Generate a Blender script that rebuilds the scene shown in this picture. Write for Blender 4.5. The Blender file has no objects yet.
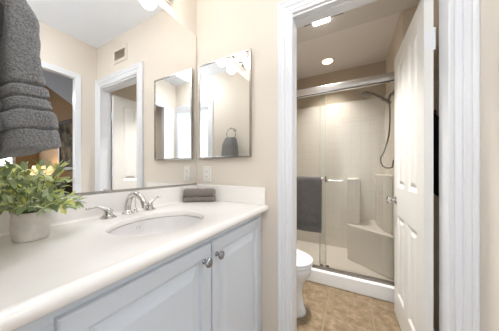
import bpy, bmesh, math, random
from mathutils import Vector, Matrix, noise
random.seed(7)
S = bpy.context.scene
COL = S.collection
PI = math.pi

# ------------------------------------------------------------------ camera, world, light, exposure
cd = bpy.data.cameras.new('camera')
cam = bpy.data.objects.new('camera', cd)
COL.objects.link(cam)
cam.location = (1.092, 0.0, 1.14)
cam.rotation_euler = (math.radians(90), 0, math.radians(28.07))
cd.sensor_fit = 'HORIZONTAL'
cd.sensor_width = 36.0
cd.lens = 36.0 * 194.0 / 499.0
cd.shift_y = 0.00902
cd.clip_start = 0.01
S.camera = cam

w = bpy.data.worlds.new('world')
S.world = w
w.use_nodes = True
w.node_tree.nodes['Background'].inputs[0].default_value = (0.75, 0.85, 1.0, 1)
w.node_tree.nodes['Background'].inputs[1].default_value = 0.3

S.view_settings.view_transform = 'Standard'
S.view_settings.look = 'None'
S.view_settings.gamma = 1.0
S.view_settings.use_curve_mapping = False
S.view_settings.exposure = 0.17
try:
    S.cycles.max_bounces = 14
    S.cycles.diffuse_bounces = 6
    S.cycles.glossy_bounces = 8
    S.cycles.transmission_bounces = 8
    S.cycles.transparent_max_bounces = 12
    S.cycles.sample_clamp_indirect = 6.0
    S.cycles.use_denoising = True
except Exception:
    pass

GLOBE_STRENGTH = 13.0
HALL_PANE_FILL = 12.0
HALL_FILL = 12.0
VANITY_FILL = 1.5
BEDROOM_FILL = 12.0
FAN_POWER = 15.0
DOME_FILL = 27.0
CAN_POWER = 7.0
FAN_LIGHT = 8.0
BEDROOM_LAMP = 1.1


def area_light(name, loc, rot, size, power, color, size_y=None, spread=180):
    ld = bpy.data.lights.new(name, 'AREA')
    ld.energy = power
    ld.color = color
    ld.size = size
    ld.spread = math.radians(spread)
    if size_y:
        ld.shape = 'RECTANGLE'
        ld.size_y = size_y
    o = bpy.data.objects.new(name, ld)
    o.location = loc
    o.rotation_euler = rot
    COL.objects.link(o)
    return o


# added fill behind the camera; its unseen hall lamp is modelled below
area_light('hall_fill_light', (1.2, -1.1, 2.44), (0, 0, 0), 0.3, HALL_FILL, (1.0, 0.96, 0.92))
# added fill for the vanity room; its unseen dome is modelled below
area_light('vanity_fill_light', (0.95, 0.32, 2.455), (0, 0, 0), 0.26, VANITY_FILL, (0.93, 0.97, 1.0))


area_light('bedroom_fill_light', (2.75, 0.60, 2.235), (0, 0, 0), 0.26, BEDROOM_FILL, (1.0, 0.96, 0.91))  # added fill under the unseen bedroom pendant, brightens the cabinet front


# ------------------------------------------------------------------ materials
def nodes(name):
    m = bpy.data.materials.new(name)
    m.use_nodes = True
    nt = m.node_tree
    return m, nt, nt.nodes['Principled BSDF']


def N(nt, t, **kw):
    n = nt.nodes.new(t)
    for k, v in kw.items():
        n.inputs[k].default_value = v
    return n


def coord(nt, scale=None, kind='Object'):
    tc = nt.nodes.new('ShaderNodeTexCoord')
    if scale is None:
        return tc.outputs[kind]
    mp = nt.nodes.new('ShaderNodeMapping')
    mp.inputs['Scale'].default_value = scale
    nt.links.new(tc.outputs[kind], mp.inputs[0])
    return mp.outputs[0]


def add_bump(nt, b, height, strength, dist):
    bp = nt.nodes.new('ShaderNodeBump')
    bp.inputs['Strength'].default_value = strength
    bp.inputs['Distance'].default_value = dist
    nt.links.new(height, bp.inputs['Height'])
    nt.links.new(bp.outputs[0], b.inputs['Normal'])


def mat(name, col, rough=0.5, metal=0.0, var=0.0, vscale=20.0, bump=0.0, bscale=200.0, bdist=0.002, col2=None, spec=0.5, coat=0.0, detail=4.0):
    m, nt, b = nodes(name)
    b.inputs['Base Color'].default_value = (*col, 1)
    b.inputs['Roughness'].default_value = rough
    b.inputs['Metallic'].default_value = metal
    b.inputs['Specular IOR Level'].default_value = spec
    b.inputs['Coat Weight'].default_value = coat
    if var or col2:
        n = N(nt, 'ShaderNodeTexNoise', Scale=vscale, Detail=detail)
        nt.links.new(coord(nt), n.inputs['Vector'])
        r = nt.nodes.new('ShaderNodeValToRGB')
        c2 = col2 or tuple(c * (1 - var) for c in col)
        r.color_ramp.elements[0].color = (*c2, 1)
        r.color_ramp.elements[1].color = (*col, 1)
        r.color_ramp.elements[0].position = 0.35
        r.color_ramp.elements[1].position = 0.65
        nt.links.new(n.outputs[0], r.inputs[0])
        nt.links.new(r.outputs[0], b.inputs['Base Color'])
    if bump:
        n2 = N(nt, 'ShaderNodeTexNoise', Scale=bscale, Detail=3.0)
        nt.links.new(coord(nt), n2.inputs['Vector'])
        add_bump(nt, b, n2.outputs[0], bump, bdist)
    return m


def emit(name, col, strength):
    m, nt, b = nodes(name)
    b.inputs['Base Color'].default_value = (0.8, 0.8, 0.8, 1)
    b.inputs['Emission Color'].default_value = (*col, 1)
    b.inputs['Emission Strength'].default_value = strength
    return m


M = {}
M['wall'] = mat('beige_wall_paint', (0.72, 0.652, 0.572), 0.7, bump=0.12, bscale=140, bdist=0.001, var=0.015, vscale=3)
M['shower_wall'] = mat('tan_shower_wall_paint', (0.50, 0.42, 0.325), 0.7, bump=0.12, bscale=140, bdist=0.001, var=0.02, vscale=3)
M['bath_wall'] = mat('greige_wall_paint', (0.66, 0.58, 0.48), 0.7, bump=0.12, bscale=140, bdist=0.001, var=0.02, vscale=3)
M['ceiling'] = mat('white_ceiling_paint', (0.88, 0.92, 0.99), 0.85, bump=0.1, bscale=120, bdist=0.001, var=0.01, vscale=2)
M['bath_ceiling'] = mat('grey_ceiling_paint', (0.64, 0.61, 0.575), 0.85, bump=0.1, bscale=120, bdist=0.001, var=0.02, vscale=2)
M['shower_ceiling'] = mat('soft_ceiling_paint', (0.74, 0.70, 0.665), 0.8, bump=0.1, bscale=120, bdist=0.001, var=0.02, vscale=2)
M['trim'] = mat('white_trim_paint', (0.76, 0.77, 0.80), 0.35)
M['door'] = mat('white_door_paint', (0.78, 0.77, 0.74), 0.35, var=0.015, vscale=5, bump=0.05, bscale=60)
M['cabinet'] = mat('white_cabinet_paint', (0.63, 0.67, 0.725), 0.38, var=0.012, vscale=4)
M['counter'] = mat('cultured_marble', (0.90, 0.865, 0.83), 0.22, var=0.025, vscale=5, coat=0.15)
M['porcelain'] = mat('white_porcelain', (0.80, 0.775, 0.765), 0.12, var=0.01, vscale=4, coat=0.3)
M['toilet'] = mat('toilet_porcelain', (0.72, 0.74, 0.77), 0.15, var=0.01, vscale=4, coat=0.3)
M['chrome'] = mat('chrome', (0.64, 0.63, 0.62), 0.10, 1.0, var=0.05, vscale=30)
M['nickel'] = mat('brushed_nickel', (0.55, 0.52, 0.48), 0.28, 1.0, var=0.1, vscale=60)
M['knobmetal'] = mat('grey_knob_metal', (0.38, 0.39, 0.41), 0.22, 1.0, var=0.1, vscale=60)
M['darknickel'] = mat('worn_nickel', (0.20, 0.17, 0.145), 0.35, 1.0, var=0.1, vscale=60)
M['rail'] = mat('polished_aluminium', (0.86, 0.86, 0.86), 0.20, 0.92, var=0.08, vscale=20)
M['track'] = mat('dull_aluminium', (0.30, 0.28, 0.25), 0.35, 1.0, var=0.1, vscale=30)
M['mirror'] = mat('silver_mirror', (0.93, 0.935, 0.93), 0.0, 1.0)
M['steel'] = mat('polished_steel_frame', (0.42, 0.40, 0.38), 0.25, 1.0, var=0.05, vscale=25)
M['plastic'] = mat('white_plastic', (0.80, 0.77, 0.72), 0.35, var=0.01, vscale=10)
M['slot'] = mat('dark_slot', (0.03, 0.03, 0.03), 0.6, var=0.2)
M['concrete'] = mat('pale_concrete', (0.74, 0.69, 0.64), 0.85, col2=(0.62, 0.575, 0.53), vscale=28, bump=0.35, bscale=90, bdist=0.002)
M['soil'] = mat('dark_soil', (0.05, 0.035, 0.025), 0.95, bump=0.8, bscale=120, var=0.5, vscale=80)
M['stem'] = mat('green_stem', (0.20, 0.24, 0.09), 0.6, var=0.2)
M['fiberglass'] = mat('almond_fiberglass', (0.80, 0.745, 0.68), 0.25, var=0.02, vscale=3)
M['pan'] = mat('white_shower_pan', (0.74, 0.74, 0.74), 0.28, var=0.01, vscale=3)
M['blackcloth'] = mat('black_cloth', (0.012, 0.012, 0.013), 0.9, bump=0.4, bscale=300, var=0.3, vscale=40)
M['darkwood'] = mat('dark_wood', (0.035, 0.022, 0.016), 0.4, col2=(0.02, 0.012, 0.008), vscale=14)
M['red'] = mat('red_glaze', (0.30, 0.02, 0.02), 0.4, var=0.1)
M['carpet'] = mat('tan_carpet', (0.36, 0.28, 0.20), 0.95, bump=0.6, bscale=400, var=0.2, vscale=60)
M['bedwall'] = mat('ochre_wall_paint', (0.33, 0.205, 0.10), 0.75, bump=0.12, bscale=140, var=0.03, vscale=2)
M['bedlens'] = emit('bedroom_fill_bulb', (1.0, 0.96, 0.92), 4.0)
M['bedceil'] = mat('pale_bedroom_ceiling', (0.76, 0.81, 0.90), 0.85, bump=0.1, bscale=120, var=0.02)
M['hallwall'] = mat('pale_hall_paint', (0.74, 0.73, 0.71), 0.7, bump=0.1, bscale=140, var=0.02, vscale=2)
M['grille'] = mat('tan_metal_grille', (0.58, 0.51, 0.42), 0.6, var=0.1)
M['fan_plastic'] = mat('grey_fan_plastic', (0.20, 0.19, 0.18), 0.6, var=0.1)
M['globe'] = emit('lit_opal_glass', (1.0, 0.95, 0.88), GLOBE_STRENGTH)
M['fan_lens'] = emit('lit_fan_lens', (1.0, 0.96, 0.9), FAN_LIGHT)
M['can_lens'] = emit('lit_can_lens', (1.0, 0.82, 0.56), 3.5)
M['lamp_shade'] = emit('lit_lamp_shade', (1.0, 0.68, 0.30), BEDROOM_LAMP)
M['hall_pane'] = emit('hall_fill_pane', (0.82, 0.92, 1.0), HALL_PANE_FILL)
M['bed_pane'] = emit('bedroom_daylight_pane', (0.85, 0.93, 1.0), 8.0)
M['dome'] = emit('fill_dome', (0.86, 0.93, 1.0), DOME_FILL)
M['hall_lens'] = emit('hall_fill_lens', (1.0, 0.96, 0.92), 4.0)


def towel_mat(name, c1, c2, scale=260.0):
    m, nt, b = nodes(name)
    n = N(nt, 'ShaderNodeTexNoise', Scale=scale, Detail=3.0, Roughness=0.7)
    nt.links.new(coord(nt), n.inputs['Vector'])
    r = nt.nodes.new('ShaderNodeValToRGB')
    r.color_ramp.elements[0].color = (*c2, 1)
    r.color_ramp.elements[1].color = (*c1, 1)
    r.color_ramp.elements[0].position = 0.36
    r.color_ramp.elements[1].position = 0.62
    nt.links.new(n.outputs[0], r.inputs[0])
    nt.links.new(r.outputs[0], b.inputs['Base Color'])
    b.inputs['Roughness'].default_value = 0.95
    b.inputs['Sheen Weight'].default_value = 0.35
    b.inputs['Specular IOR Level'].default_value = 0.1
    add_bump(nt, b, n.outputs[0], 1.0, 0.006)
    return m


M['towel'] = towel_mat('grey_terry', (0.29, 0.285, 0.285), (0.135, 0.132, 0.133))
M['towel_hem'] = towel_mat('grey_towel_hem', (0.25, 0.24, 0.235), (0.18, 0.17, 0.168), 500)
M['wash'] = towel_mat('taupe_terry', (0.31, 0.265, 0.235), (0.17, 0.145, 0.125), 300)
M['bath_towel'] = towel_mat('charcoal_terry', (0.085, 0.079, 0.075), (0.04, 0.037, 0.035), 120)


def leaf_mat():
    m, nt, b = nodes('sage_leaves')
    g = nt.nodes.new('ShaderNodeNewGeometry')
    r = nt.nodes.new('ShaderNodeValToRGB')
    e = r.color_ramp.elements
    e[0].position = 0.0
    e[0].color = (0.20, 0.28, 0.13, 1)
    e[1].position = 1.0
    e[1].color = (0.80, 0.80, 0.26, 1)
    for p, c in ((0.3, (0.40, 0.48, 0.24, 1)), (0.55, (0.56, 0.62, 0.40, 1)), (0.75, (0.64, 0.68, 0.20, 1))):
        x = e.new(p)
        x.color = c
    nt.links.new(g.outputs['Random Per Island'], r.inputs[0])
    n = N(nt, 'ShaderNodeTexNoise', Scale=120.0)
    nt.links.new(coord(nt), n.inputs['Vector'])
    mx = nt.nodes.new('ShaderNodeMixRGB')
    mx.blend_type = 'MULTIPLY'
    mx.inputs[0].default_value = 0.12
    nt.links.new(r.outputs[0], mx.inputs[1])
    nt.links.new(n.outputs[0], mx.inputs[2])
    nt.links.new(mx.outputs[0], b.inputs['Base Color'])
    b.inputs['Roughness'].default_value = 0.55
    return m


M['leaf'] = leaf_mat()


def glass_mat():
    m = bpy.data.materials.new('shower_glass')
    m.use_nodes = True
    nt = m.node_tree
    nt.nodes.clear()
    out = nt.nodes.new('ShaderNodeOutputMaterial')
    t = N(nt, 'ShaderNodeBsdfTransparent', Color=(0.94, 0.95, 0.935, 1))
    gl = N(nt, 'ShaderNodeBsdfGlossy', Roughness=0.02)
    gl.inputs['Color'].default_value = (0.9, 0.9, 0.9, 1)
    fr = N(nt, 'ShaderNodeFresnel', IOR=1.45)
    mx = nt.nodes.new('ShaderNodeMixShader')
    nt.links.new(fr.outputs[0], mx.inputs[0])
    nt.links.new(t.outputs[0], mx.inputs[1])
    nt.links.new(gl.outputs[0], mx.inputs[2])
    nt.links.new(mx.outputs[0], out.inputs[0])
    return m


M['glass'] = glass_mat()


def floor_tile_mat():
    m, nt, b = nodes('brown_stone_tile')
    c = coord(nt)
    br = nt.nodes.new('ShaderNodeTexBrick')
    br.offset = 0.0
    br.inputs['Scale'].default_value = 1.0
    br.inputs['Brick Width'].default_value = 0.33
    br.inputs['Row Height'].default_value = 0.33
    br.inputs['Mortar Size'].default_value = 0.0045
    br.inputs['Mortar Smooth'].default_value = 0.4
    mp = nt.nodes.new('ShaderNodeMapping')
    mp.inputs['Location'].default_value = (0.09, 0.03, 0)
    nt.links.new(c, mp.inputs[0])
    nt.links.new(mp.outputs[0], br.inputs['Vector'])
    n = N(nt, 'ShaderNodeTexNoise', Scale=16.0, Detail=8.0, Roughness=0.72)
    nt.links.new(c, n.inputs['Vector'])
    r = nt.nodes.new('ShaderNodeValToRGB')
    e = r.color_ramp.elements
    e[0].position = 0.36
    e[0].color = (0.135, 0.088, 0.046, 1)
    e[1].position = 0.68
    e[1].color = (0.30, 0.228, 0.146, 1)
    x = e.new(0.52)
    x.color = (0.205, 0.147, 0.086, 1)
    nt.links.new(n.outputs[0], r.inputs[0])
    mx = nt.nodes.new('ShaderNodeMixRGB')
    mx.inputs[2].default_value = (0.235, 0.18, 0.12, 1)
    nt.links.new(br.outputs['Fac'], mx.inputs[0])
    nt.links.new(r.outputs[0], mx.inputs[1])
    nt.links.new(mx.outputs[0], b.inputs['Base Color'])
    b.inputs['Roughness'].default_value = 0.45
    inv = nt.nodes.new('ShaderNodeMath')
    inv.operation = 'SUBTRACT'
    inv.inputs[0].default_value = 1.0
    nt.links.new(br.outputs['Fac'], inv.inputs[1])
    add_bump(nt, b, inv.outputs[0], 0.5, 0.002)
    return m


M['tile'] = floor_tile_mat()


def surround_mat():
    m, nt, b = nodes('almond_moulded_tile')
    c = coord(nt)
    sp = nt.nodes.new('ShaderNodeSeparateXYZ')
    nt.links.new(c, sp.inputs[0])
    cb = nt.nodes.new('ShaderNodeCombineXYZ')
    nt.links.new(sp.outputs['X'], cb.inputs['X'])
    nt.links.new(sp.outputs['Z'], cb.inputs['Y'])
    br = nt.nodes.new('ShaderNodeTexBrick')
    br.offset = 0.0
    br.inputs['Scale'].default_value = 1.0
    br.inputs['Brick Width'].default_value = 0.108
    br.inputs['Row Height'].default_value = 0.108
    br.inputs['Mortar Size'].default_value = 0.004
    br.inputs['Mortar Smooth'].default_value = 0.6
    nt.links.new(cb.outputs[0], br.inputs['Vector'])
    mx = nt.nodes.new('ShaderNodeMixRGB')
    mx.inputs[1].default_value = (0.76, 0.71, 0.65, 1)
    mx.inputs[2].default_value = (0.69, 0.642, 0.585, 1)
    nt.links.new(br.outputs['Fac'], mx.inputs[0])
    nt.links.new(mx.outputs[0], b.inputs['Base Color'])
    b.inputs['Roughness'].default_value = 0.22
    inv = nt.nodes.new('ShaderNodeMath')
    inv.operation = 'SUBTRACT'
    inv.inputs[0].default_value = 1.0
    nt.links.new(br.outputs['Fac'], inv.inputs[1])
    add_bump(nt, b, inv.outputs[0], 0.35, 0.0015)
    return m


M['surround'] = surround_mat()


def art_mat():
    m, nt, b = nodes('leafy_print')
    c = coord(nt)
    n = N(nt, 'ShaderNodeTexNoise', Scale=5.0, Detail=5.0)
    nt.links.new(c, n.inputs['Vector'])
    r = nt.nodes.new('ShaderNodeValToRGB')
    e = r.color_ramp.elements
    e[0].position = 0.4
    e[0].color = (0.03, 0.025, 0.02, 1)
    e[1].position = 0.62
    e[1].color = (0.20, 0.14, 0.085, 1)
    x = e.new(0.5)
    x.color = (0.085, 0.07, 0.045, 1)
    nt.links.new(n.outputs[0], r.inputs[0])
    nt.links.new(r.outputs[0], b.inputs['Base Color'])
    b.inputs['Specular IOR Level'].default_value = 0.1
    b.inputs['Roughness'].default_value = 0.8
    return m


M['art'] = art_mat()
M['artgreen'] = mat('pale_green_print', (0.15, 0.17, 0.12), 0.8, spec=0.1, col2=(0.06, 0.065, 0.04), vscale=9)


# ------------------------------------------------------------------ mesh helpers
def new():
    return bmesh.new()


def box(bm, x0, x1, y0, y1, z0, z1):
    vs = [bm.verts.new(p) for p in ((x0, y0, z0), (x1, y0, z0), (x1, y1, z0), (x0, y1, z0), (x0, y0, z1), (x1, y0, z1), (x1, y1, z1), (x0, y1, z1))]
    for f in ((0, 3, 2, 1), (4, 5, 6, 7), (0, 1, 5, 4), (1, 2, 6, 5), (2, 3, 7, 6), (3, 0, 4, 7)):
        bm.faces.new([vs[i] for i in f])
    return vs


def loft(bm, rings, closed=True, cap0=True, cap1=True, loop=False):
    R = [[bm.verts.new(p) for p in r] for r in rings]
    n = len(R[0])
    m = len(R)
    for i in range(m if loop else m - 1):
        a, b = R[i], R[(i + 1) % m]
        for j in range(n if closed else n - 1):
            k = (j + 1) % n
            bm.faces.new((a[j], a[k], b[k], b[j]))
    if not loop and closed:
        if cap0:
            bm.faces.new(list(reversed(R[0])))
        if cap1:
            bm.faces.new(R[-1])
    return R


def lathe(bm, prof, seg=32, c=(0, 0, 0), axis='Z', cap0=True, cap1=True, sx=1.0, sy=1.0):
    rings = []
    for r, h in prof:
        ring = []
        for i in range(seg):
            a = 2 * PI * i / seg
            p, q = r * math.cos(a) * sx, r * math.sin(a) * sy
            if axis == 'Z':
                v = (p, q, h)
            elif axis == 'X':
                v = (h, p, q)
            else:
                v = (q, h, p)
            ring.append((v[0] + c[0], v[1] + c[1], v[2] + c[2]))
        rings.append(ring)
    loft(bm, rings, True, cap0, cap1)


def smooth_path(pts, n=6):
    P = [Vector(p) for p in pts]
    out = []
    for i in range(len(P) - 1):
        p0, p1, p2, p3 = P[max(i - 1, 0)], P[i], P[i + 1], P[min(i + 2, len(P) - 1)]
        for k in range(n):
            t = k / n
            out.append(0.5 * ((2 * p1) + (p2 - p0) * t + (2 * p0 - 5 * p1 + 4 * p2 - p3) * t * t + (3 * p1 - p0 - 3 * p2 + p3) * t ** 3))
    out.append(P[-1])
    return out


def tube(bm, pts, rad, seg=12, caps=True, loop=False):
    P = [Vector(p) for p in pts]
    n = len(P)
    rr = rad if isinstance(rad, (list, tuple)) else [rad] * n
    up = None
    rings = []
    for i in range(n):
        if loop:
            t = (P[(i + 1) % n] - P[i - 1]).normalized()
        else:
            t = (P[min(i + 1, n - 1)] - P[max(i - 1, 0)]).normalized()
        if up is None:
            up = Vector((0, 0, 1)) if abs(t.z) < 0.9 else Vector((1, 0, 0))
        s = t.cross(up).normalized()
        up = s.cross(t).normalized()
        rings.append([P[i] + (s * math.cos(2 * PI * j / seg) + up * math.sin(2 * PI * j / seg)) * rr[i] for j in range(seg)])
    loft(bm, rings, True, caps, caps, loop)


def interp(vals, n):
    out = []
    for i in range(n):
        t = i / (n - 1) * (len(vals) - 1)
        k = min(int(t), len(vals) - 2)
        out.append(vals[k] + (vals[k + 1] - vals[k]) * (t - k))
    return out


def ball(bm, c, r, seg=20, rings=12, sx=1, sy=1, sz=1):
    bmesh.ops.create_uvsphere(bm, u_segments=seg, v_segments=rings, radius=1.0,
                              matrix=Matrix.Translation(c) @ Matrix.Diagonal((r * sx, r * sy, r * sz, 1)))


def obj(name, bm, m, parent=None, smooth=False, bevel=0.0, bseg=2, sub=0, angle=35, label=None):
    bmesh.ops.recalc_face_normals(bm, faces=bm.faces[:])
    me = bpy.data.meshes.new(name)
    bm.to_mesh(me)
    bm.free()
    me.materials.append(M[m] if isinstance(m, str) else m)
    o = bpy.data.objects.new(name, me)
    COL.objects.link(o)
    if parent:
        o.parent = parent
        off = Vector((0, 0, 0))
        p = parent
        while p:
            off += p.location
            p = p.parent
        me.transform(Matrix.Translation(-off))
    if smooth:
        for f in me.polygons:
            f.use_smooth = True
        if smooth == 'auto':
            try:
                me.set_sharp_from_angle(angle=math.radians(angle))
            except Exception:
                pass
    if bevel:
        b = o.modifiers.new('bevel', 'BEVEL')
        b.width = bevel
        b.segments = bseg
        b.limit_method = 'ANGLE'
        b.angle_limit = math.radians(40)
    if sub:
        s = o.modifiers.new('sub', 'SUBSURF')
        s.levels = sub
        s.render_levels = sub
    if label:
        o['label'] = label
    return o


def tag(o, label, cat, group=None, kind=None):
    o['label'] = label
    o['category'] = cat
    if group:
        o['group'] = group
    if kind:
        o['kind'] = kind
    return o


def thing(name, label, cat, loc=(0, 0, 0), group=None, kind=None):
    o = bpy.data.objects.new(name, None)
    o.empty_display_size = 0.05
    o.location = loc
    COL.objects.link(o)
    return tag(o, label, cat, group, kind)


def struct(name, boxes, m, label, cat, **kw):
    bm = new()
    for b in boxes:
        box(bm, *b)
    return tag(obj(name, bm, m, **kw), label, cat, kind='structure')


# ------------------------------------------------------------------ dimensions
RX = 1.551      # right wall
FY = 1.16       # front wall face
BY = 1.262       # far face of front wall
CZ = 2.56
DX0, DX1, DH = 0.758, 1.470, 2.075
TC = 2.48       # toilet room ceiling
SC = 2.53       # shower ceiling
SY = 2.04       # shower curb front
SBY = 2.97      # shower back
SRX = 1.46      # shower right wall
SLX = 0.02      # toilet room left wall

# ------------------------------------------------------------------ setting: vanity room
struct('floor', [(-0.1, 1.61, -0.14, BY, -0.08, 0.0)], 'tile', 'brown stone tile floor in front of the vanity', 'floor')
struct('floor_toilet_room', [(-0.1, 1.61, BY, 3.1, -0.08, 0.0)], 'tile', 'mottled brown stone tile floor around the toilet', 'floor')
struct('ceiling', [(-0.1, 1.61, -0.14, BY, CZ, CZ + 0.1)], 'ceiling', 'white ceiling over the vanity seen in the wide mirror', 'ceiling')
struct('wall_left', [(-0.1, -0.002, -0.14, FY, 0, CZ)], 'wall', 'beige wall behind the wide mirror', 'wall')
struct('wall_front', [(-0.1, DX0, FY, BY, 0, CZ), (DX1, 1.61, FY, BY, 0, CZ), (DX0, DX1, FY, BY, DH, CZ)], 'wall',
       'beige wall carrying the small mirror cabinet and the doorway', 'wall')
OY0, OY1, OZ = 0.20, 0.967, 2.14
struct('wall_right', [(RX, 1.61, -0.02, OY0, 0, CZ), (RX, 1.61, OY1, FY, 0, CZ), (RX, 1.61, OY0, OY1, OZ, CZ)], 'wall',
       'narrow beige wall strip right of the doorway', 'wall')
HX0, HX1, HZ = 0.845, 1.50, 2.10
struct('wall_back', [(0, HX0, -0.14, -0.02, 0, CZ), (HX1, 5.2, -0.14, -0.02, 0, CZ), (HX0, HX1, -0.14, -0.02, HZ, CZ)], 'wall',
       'beige wall with the towel ring seen in the small mirror', 'wall')

# casing profile: (distance outwards from opening, height off wall)
PROF = [(0.0, 0.0), (0.0, 0.010), (0.004, 0.013), (0.016, 0.013), (0.020, 0.009), (0.024, 0.013), (0.040, 0.016), (0.046, 0.012),
        (0.050, 0.018), (0.066, 0.020), (0.072, 0.016), (0.078, 0.021), (0.088, 0.022), (0.093, 0.018), (0.093, 0.0)]


def casing(name, label, a0, a1, ztop, fixed, axis, sign, width=0.093, m='trim', wr=None, hk=1.0):
    """U-shaped moulding around an opening; axis: 'x' runs along x on plane y=fixed, 'y' along y on plane x=fixed"""
    bm = new()
    k = width / 0.093
    kr = (wr or width) / 0.093
    rings = []
    for st in range(4):
        ring = []
        for d, h in PROF:
            h *= hk
            dl, dr = d * k, d * kr
            if st == 0:
                a, z = a0 - dl, 0.0
            elif st == 1:
                a, z = a0 - dl, ztop + dl
            elif st == 2:
                a, z = a1 + dr, ztop + dl
            else:
                a, z = a1 + dr, 0.0
            ring.append((a, fixed + sign * h, z) if axis == 'x' else (fixed + sign * h, a, z))
        rings.append(ring)
    loft(bm, rings, False)
    return tag(obj(name, bm, m), label, 'door trim', kind='structure')


casing('trim_1', 'wide white moulded casing around the doorway to the toilet room', DX0 + 0.014, DX1 - 0.012, DH + 0.005, FY, 'x', -1)
casing('trim_2', 'white casing on the toilet room side of the doorway', DX0, DX1, DH + 0.005, BY, 'x', 1)
casing('trim_3', 'white casing around the dark bedroom doorway in the wide mirror', OY0, OY1, OZ, RX, 'y', -1, width=0.044, hk=0.3)
casing('trim_4', 'white casing around the bright hall doorway in the small mirror', HX0, HX1, HZ, -0.02, 'x', 1, wr=0.05)
# jambs with stops
bm = new()
box(bm, DX0, DX0 + 0.010, FY - 0.002, BY + 0.002, 0, DH)
box(bm, DX1 - 0.010, DX1, FY - 0.002, BY + 0.002, 0, DH)
box(bm, DX0, DX1, FY - 0.002, BY + 0.002, DH - 0.010, DH + 0.001)
box(bm, DX0 + 0.009, DX0 + 0.014, FY + 0.03, FY + 0.068, 0, DH - 0.01)
box(bm, DX0 + 0.010, DX1 - 0.010, FY + 0.03, FY + 0.068, DH - 0.018, DH - 0.009)
tag(obj('trim_5', bm, 'trim', bevel=0.002), 'white jamb lining inside the doorway to the toilet room', 'door trim', kind='structure')
bm = new()
box(bm, RX - 0.002, 1.612, OY1 - 0.008, OY1, 0, OZ)
box(bm, RX - 0.002, 1.612, OY0, OY0 + 0.008, 0, OZ)
box(bm, RX - 0.002, 1.612, OY0, OY1, OZ - 0.008, OZ)
tag(obj('trim_6', bm, 'trim'), 'white jamb lining of the bedroom doorway in the wide mirror', 'door trim', kind='structure')
bm = new()
box(bm, HX0, HX0 + 0.01, -0.142, -0.018, 0, HZ)
box(bm, HX1 - 0.01, HX1, -0.142, -0.018, 0, HZ)
box(bm, HX0, HX1, -0.142, -0.018, HZ - 0.01, HZ)
tag(obj('trim_7', bm, 'trim'), 'white jamb lining of the hall doorway in the small mirror', 'door trim', kind='structure')
struct('baseboard_front', [(0.59, 0.68, FY - 0.014, FY, 0, 0.09)], 'trim', 'short white baseboard beside the vanity cabinet', 'baseboard', bevel=0.003)

# ------------------------------------------------------------------ setting: toilet room and shower
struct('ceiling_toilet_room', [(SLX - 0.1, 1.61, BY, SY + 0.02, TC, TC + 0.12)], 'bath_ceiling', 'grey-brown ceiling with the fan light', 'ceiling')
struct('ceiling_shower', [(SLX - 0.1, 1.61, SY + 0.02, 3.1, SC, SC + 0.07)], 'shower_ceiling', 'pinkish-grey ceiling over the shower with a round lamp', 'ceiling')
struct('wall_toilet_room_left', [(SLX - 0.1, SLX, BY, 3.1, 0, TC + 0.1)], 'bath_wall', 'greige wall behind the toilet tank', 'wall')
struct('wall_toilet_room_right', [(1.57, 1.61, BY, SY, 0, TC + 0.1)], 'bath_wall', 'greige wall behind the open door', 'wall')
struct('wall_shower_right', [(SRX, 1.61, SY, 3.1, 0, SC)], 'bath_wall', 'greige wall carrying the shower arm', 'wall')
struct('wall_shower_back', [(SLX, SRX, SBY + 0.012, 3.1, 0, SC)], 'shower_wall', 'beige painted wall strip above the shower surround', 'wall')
struct('baseboard_right', [(1.557, 1.57, BY + 0.03, SY - 0.002, 0, 0.09)], 'trim', 'white baseboard behind the open door', 'baseboard', bevel=0.003)
struct('baseboard_left', [(SLX, SLX + 0.013, BY + 0.03, SY - 0.002, 0, 0.09)], 'trim', 'white baseboard behind the toilet', 'baseboard', bevel=0.003)

# ------------------------------------------------------------------ setting: bedroom beyond the right-hand doorway (seen in the wide mirror)
BW = 1.62
struct('floor_bedroom', [(1.61, 5.3, -0.02, 1.8, -0.08, 0.0)], 'carpet', 'tan bedroom carpet beyond the doorway in the mirror', 'floor')
struct('wall_bedroom_side', [(1.612, 5.3, BW, BW + 0.1, 0, 3.9)], 'bedwall', 'ochre bedroom wall with the dark framed picture', 'wall')
struct('wall_bedroom_far', [(5.2, 5.3, -0.02, BW, 0, 1.2), (5.2, 5.3, -0.02, 0.4, 1.2, 3.9), (5.2, 5.3, 1.27, BW, 1.2, 3.9), (5.2, 5.3, 0.4, 1.27, 2.0, 3.9)],
       'bedwall', 'ochre bedroom end wall with a bright window', 'wall')
bm = new()
low = [(1.612, BW, 2.15), (3.1, BW, 2.15), (5.3, BW, 3.395)]
midl = [(1.612, 0.62, 3.65), (3.1, 0.62, 3.65), (5.3, 0.62, 3.88)]
top = [(1.612, -0.02, 3.65), (3.1, -0.02, 3.65), (5.3, -0.02, 3.88)]
G = [[bm.verts.new(p) for p in r] for r in (low, midl, top)]
for i in range(2):
    for j in range(2):
        bm.faces.new((G[i][j], G[i][j + 1], G[i + 1][j + 1], G[i + 1][j]))
bmesh.ops.solidify(bm, geom=bm.faces[:], thickness=-0.06)
tag(obj('ceiling_bedroom', bm, 'bedceil'), 'blue-grey sloping bedroom ceiling in the mirror', 'ceiling', kind='structure')
struct('wall_bedroom_near', [(1.56, 1.61, -0.14, BY, CZ, 3.75), (1.57, 1.611, BY, BW + 0.1, TC, 3.75), (1.58, 1.611, BY, BW + 0.1, 0, TC)], 'bedwall', 'bedroom wall around the doorway', 'wall')
struct('wall_bedroom_back', [(1.612, 5.3, -0.14, -0.02, CZ, 3.95)], 'bedwall', 'upper bedroom wall above the hall', 'wall')
t = thing('window_1', 'small bright bedroom window under the grey towel in the mirror', 'window', (5.24, 0.83, 1.2), kind='structure')
bm = new()
box(bm, 5.19, 5.23, 0.38, 0.43, 1.18, 2.02)
box(bm, 5.19, 5.23, 1.24, 1.29, 1.18, 2.02)
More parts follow.
